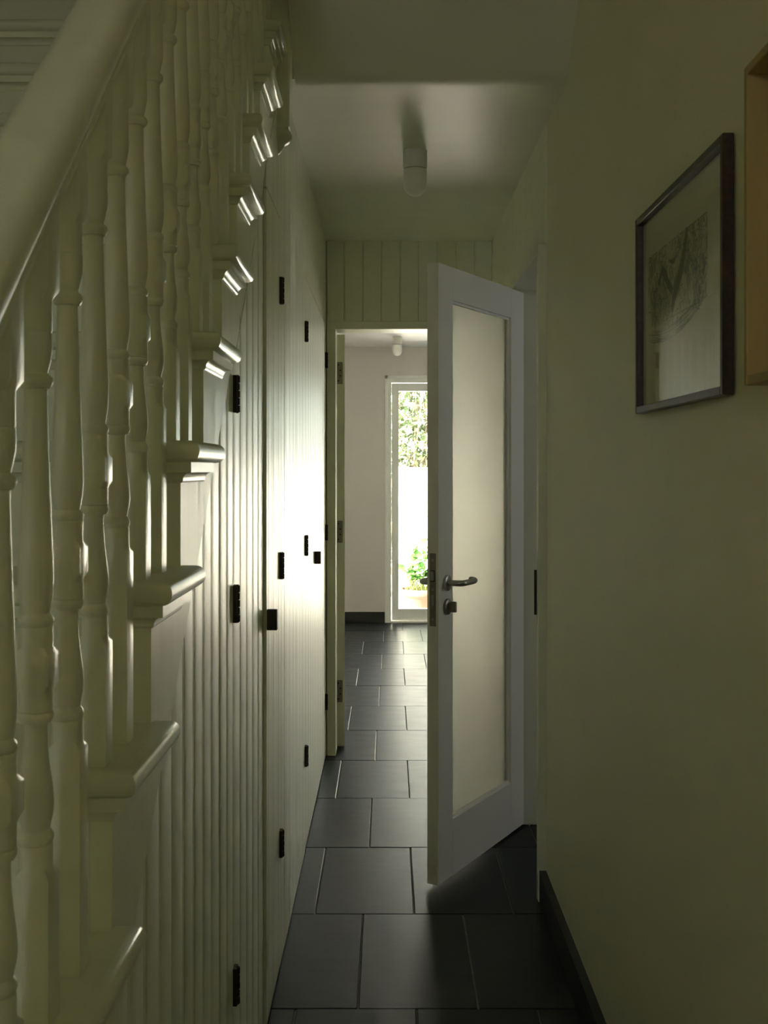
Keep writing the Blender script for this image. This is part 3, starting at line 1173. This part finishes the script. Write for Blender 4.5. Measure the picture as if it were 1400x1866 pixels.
# ------------------------------------------------------------------ pale wooden box frame further along the wall
BX = 0.4265
by1, by0, bz0, bz1 = 1.380, 0.96, 1.420, 1.800
bf = empty('box_frame', (BX, (by0 + by1) / 2, bz0))
BO = Vector((BX, (by0 + by1) / 2, bz0))
tag(bf, 'shallow open box frame of pale yellow plywood on plaster wall', 'box frame')
pt = 0.011
for a in ((by1 - pt, by1, bz0, bz1), (by0, by0 + pt, bz0, bz1), (by0 + pt, by1 - pt, bz0, bz0 + pt), (by0 + pt, by1 - pt, bz1 - pt, bz1)):
    off(MB().bevbox(BX, XR + 0.001, a[0], a[1], a[2], a[3], 0.001), BO).build('side_panel', M['ply'], bf)
off(MB().box(XR - 0.006, XR + 0.0005, by0 + pt, by1 - pt, bz0 + pt, bz1 - pt), BO).build('back_panel', M['ply'], bf, smooth=0)

# ------------------------------------------------------------------ garden
t = MB()
t.box(-8, 10, YF + 0.14, 22, -0.3, -0.12)
o = t.build('patio', M['paving'], smooth=0)
tag(o, 'pale paved garden ground outside the kitchen', 'patio', kind='structure')

FY = 13.0
fence = empty('garden_fence', (0.5, FY, -0.12))
tag(fence, 'white painted close-boarded garden fence behind the potted plant', 'fence')
fb = MB().bevbox(0.003, 0.117, -0.011, 0.011, 0, 1.46, 0.002).mesh('fence_board', M['fence'], 0)
x = -3.0
i = 0
while x < 6.0:
    link_mesh('fence_board', fb, fence, (x - 0.5 + 0.028, rnd.uniform(-.002, .002), 0))
    x += 0.1205
for z in (0.25, 0.75, 1.25):
    MB().bevbox(-3.5, 5.5, 0.012, 0.05, z, z + 0.08, 0.002).build('fence_rail', M['fence'], fence)

pot = empty('potted_plant', (0.33, 11.0, -0.12))
tag(pot, 'leafy green plant in a terracotta pot outside the garden door', 'potted plant')
MB().lathe([(0.15, 0.0), (0.155, 0.01), (0.205, 0.24), (0.21, 0.245), (0.225, 0.245), (0.228, 0.25), (0.230, 0.295), (0.226, 0.302), (0.205, 0.302), (0.20, 0.27), (0.05, 0.265)], 40).build('pot', M['terracotta'], pot)
MB().lathe([(0.20, 0.262), (0.19, 0.275), (0.05, 0.285), (0.001, 0.285)], 24).build('soil', M['soil'], pot)
# lobed leaf
lf = MB()
pts = []
for k in range(21):
    a = -PI * 0.85 + 2 * PI * 0.85 * k / 20
    r = 0.055 * (0.72 + 0.28 * abs(math.cos(2.5 * a)))
    pts.append((r * math.sin(a) * 1.0, 0.03 + r * math.cos(a), 0.012 * math.cos(3 * a)))
lf.add([(0, 0, 0), (0, 0.035, -0.006)] + pts, [(1, i + 2, i + 3) for i in range(20)] + [(0, 2, 1), (0, 1, 22)])
LEAF = lf.mesh('leaf', M['leaf'], 60)
for i in range(9):
    a = i * 2.4
    rr = 0.05 + 0.10 * rnd.random()
    top = Vector((math.cos(a) * rr * 2.0, math.sin(a) * rr * 1.4, 0.45 + 0.36 * rnd.random()))
    b0 = Vector((math.cos(a) * 0.06, math.sin(a) * 0.06, 0.27))
    midp = (b0 + top) / 2 + Vector((rnd.uniform(-.03, .03), rnd.uniform(-.03, .03), 0.05))
    MB().tube([b0, midp, top], [0.006, 0.005, 0.003], 6).build('stem', M['grass'], pot)
    for k in range(8):
        tt_ = 0.35 + 0.65 * (k + rnd.random()) / 8
        p = b0.lerp(midp, tt_ * 2) if tt_ < .5 else midp.lerp(top, tt_ * 2 - 1)
        aa = rnd.uniform(0, 2 * PI)
        p = p + Vector((math.cos(aa), math.sin(aa), 0)) * rnd.uniform(0.0, 0.05)
        o = link_mesh('leaf', LEAF, pot, p, (rnd.uniform(-1.0, .2), rnd.uniform(-.5, .5), aa - PI / 2))
        o.scale = [rnd.uniform(.8, 1.3)] * 3
gr = MB()
for i in range(160):
    a = rnd.uniform(0, 2 * PI)
    r = 0.19 * math.sqrt(rnd.random())
    b = Vector((math.cos(a) * r, math.sin(a) * r, 0.275))
    l = rnd.uniform(0.08, 0.20)
    dv = Vector((math.cos(a + rnd.uniform(-1, 1)), math.sin(a + rnd.uniform(-1, 1)), 0)) * l * rnd.uniform(.3, .9)
    sd = Vector((-dv.y, dv.x, 0)).normalized() * 0.003
    m1 = b + dv * .4 + Vector((0, 0, l * .8))
    m2 = b + dv + Vector((0, 0, l * rnd.uniform(.3, .9)))
    gr.add([b - sd, b + sd, m1 + sd, m1 - sd, m2], [(0, 1, 2, 3), (3, 2, 4)])
o = gr.build('grass_tuft', M['grass'], pot, smooth=0)
tag(o, kind='stuff')


def shrub(x, y, wx, wy, z0, z1, nleaf, matl, matl2, label, seed):
    r = random.Random(seed)
    root = empty('garden_shrub', (x, y, -0.12))
    tag(root, label, 'shrub')
    br = MB()
    for i in range(14):
        p = Vector((r.uniform(-.2, .2) * wx, r.uniform(-.2, .2) * wy, 0))
        pts = [p]
        d = Vector((r.uniform(-.08, .08) * wx, r.uniform(-.08, .08) * wy, 1.0))
        for k in range(6):
            p = p + d * (z1 / 6) + Vector((r.uniform(-.05, .05), r.uniform(-.05, .05), 0))
            pts.append(p)
        br.tube(pts, [0.022 - 0.003 * k for k in range(7)], 6)
    br.build('branch', M['bark'], root)
    for mm, nn, nm in ((matl, nleaf, 'foliage'), (matl2, nleaf // 2, 'pale_foliage')):
        fo = MB()
        for i in range(nn):
            cx, cy_, cz_ = r.uniform(-.5, .5) * wx, r.uniform(-.5, .5) * wy, r.uniform(z0, z1)
            # clumps
            s = r.uniform(.03, .065)
            n1 = Vector((r.uniform(-1, 1), r.uniform(-1, 1), r.uniform(-1, 1))).normalized()
            n2 = n1.cross(Vector((0.3, 0.2, 1))).normalized()
            c = Vector((cx, cy_, cz_))
            fo.add([c - n1 * s, c + n2 * s * .5, c + n1 * s, c - n2 * s * .5], [(0, 1, 2, 3)])
        o = fo.build(nm, mm, root, smooth=0)
        tag(o, kind='stuff')


shrub(0.35, 14.2, 1.3, 0.7, 0.3, 3.1, 6500, M['leaf_pale'], M['blossom'], 'pale flowering shrub rising above the white fence', 3)
shrub(2.2, 14.2, 1.8, 0.7, 0.3, 3.0, 5500, M['leaf'], M['leaf_pale'], 'dense green shrub standing beyond the fence beside the pale shrub', 5)
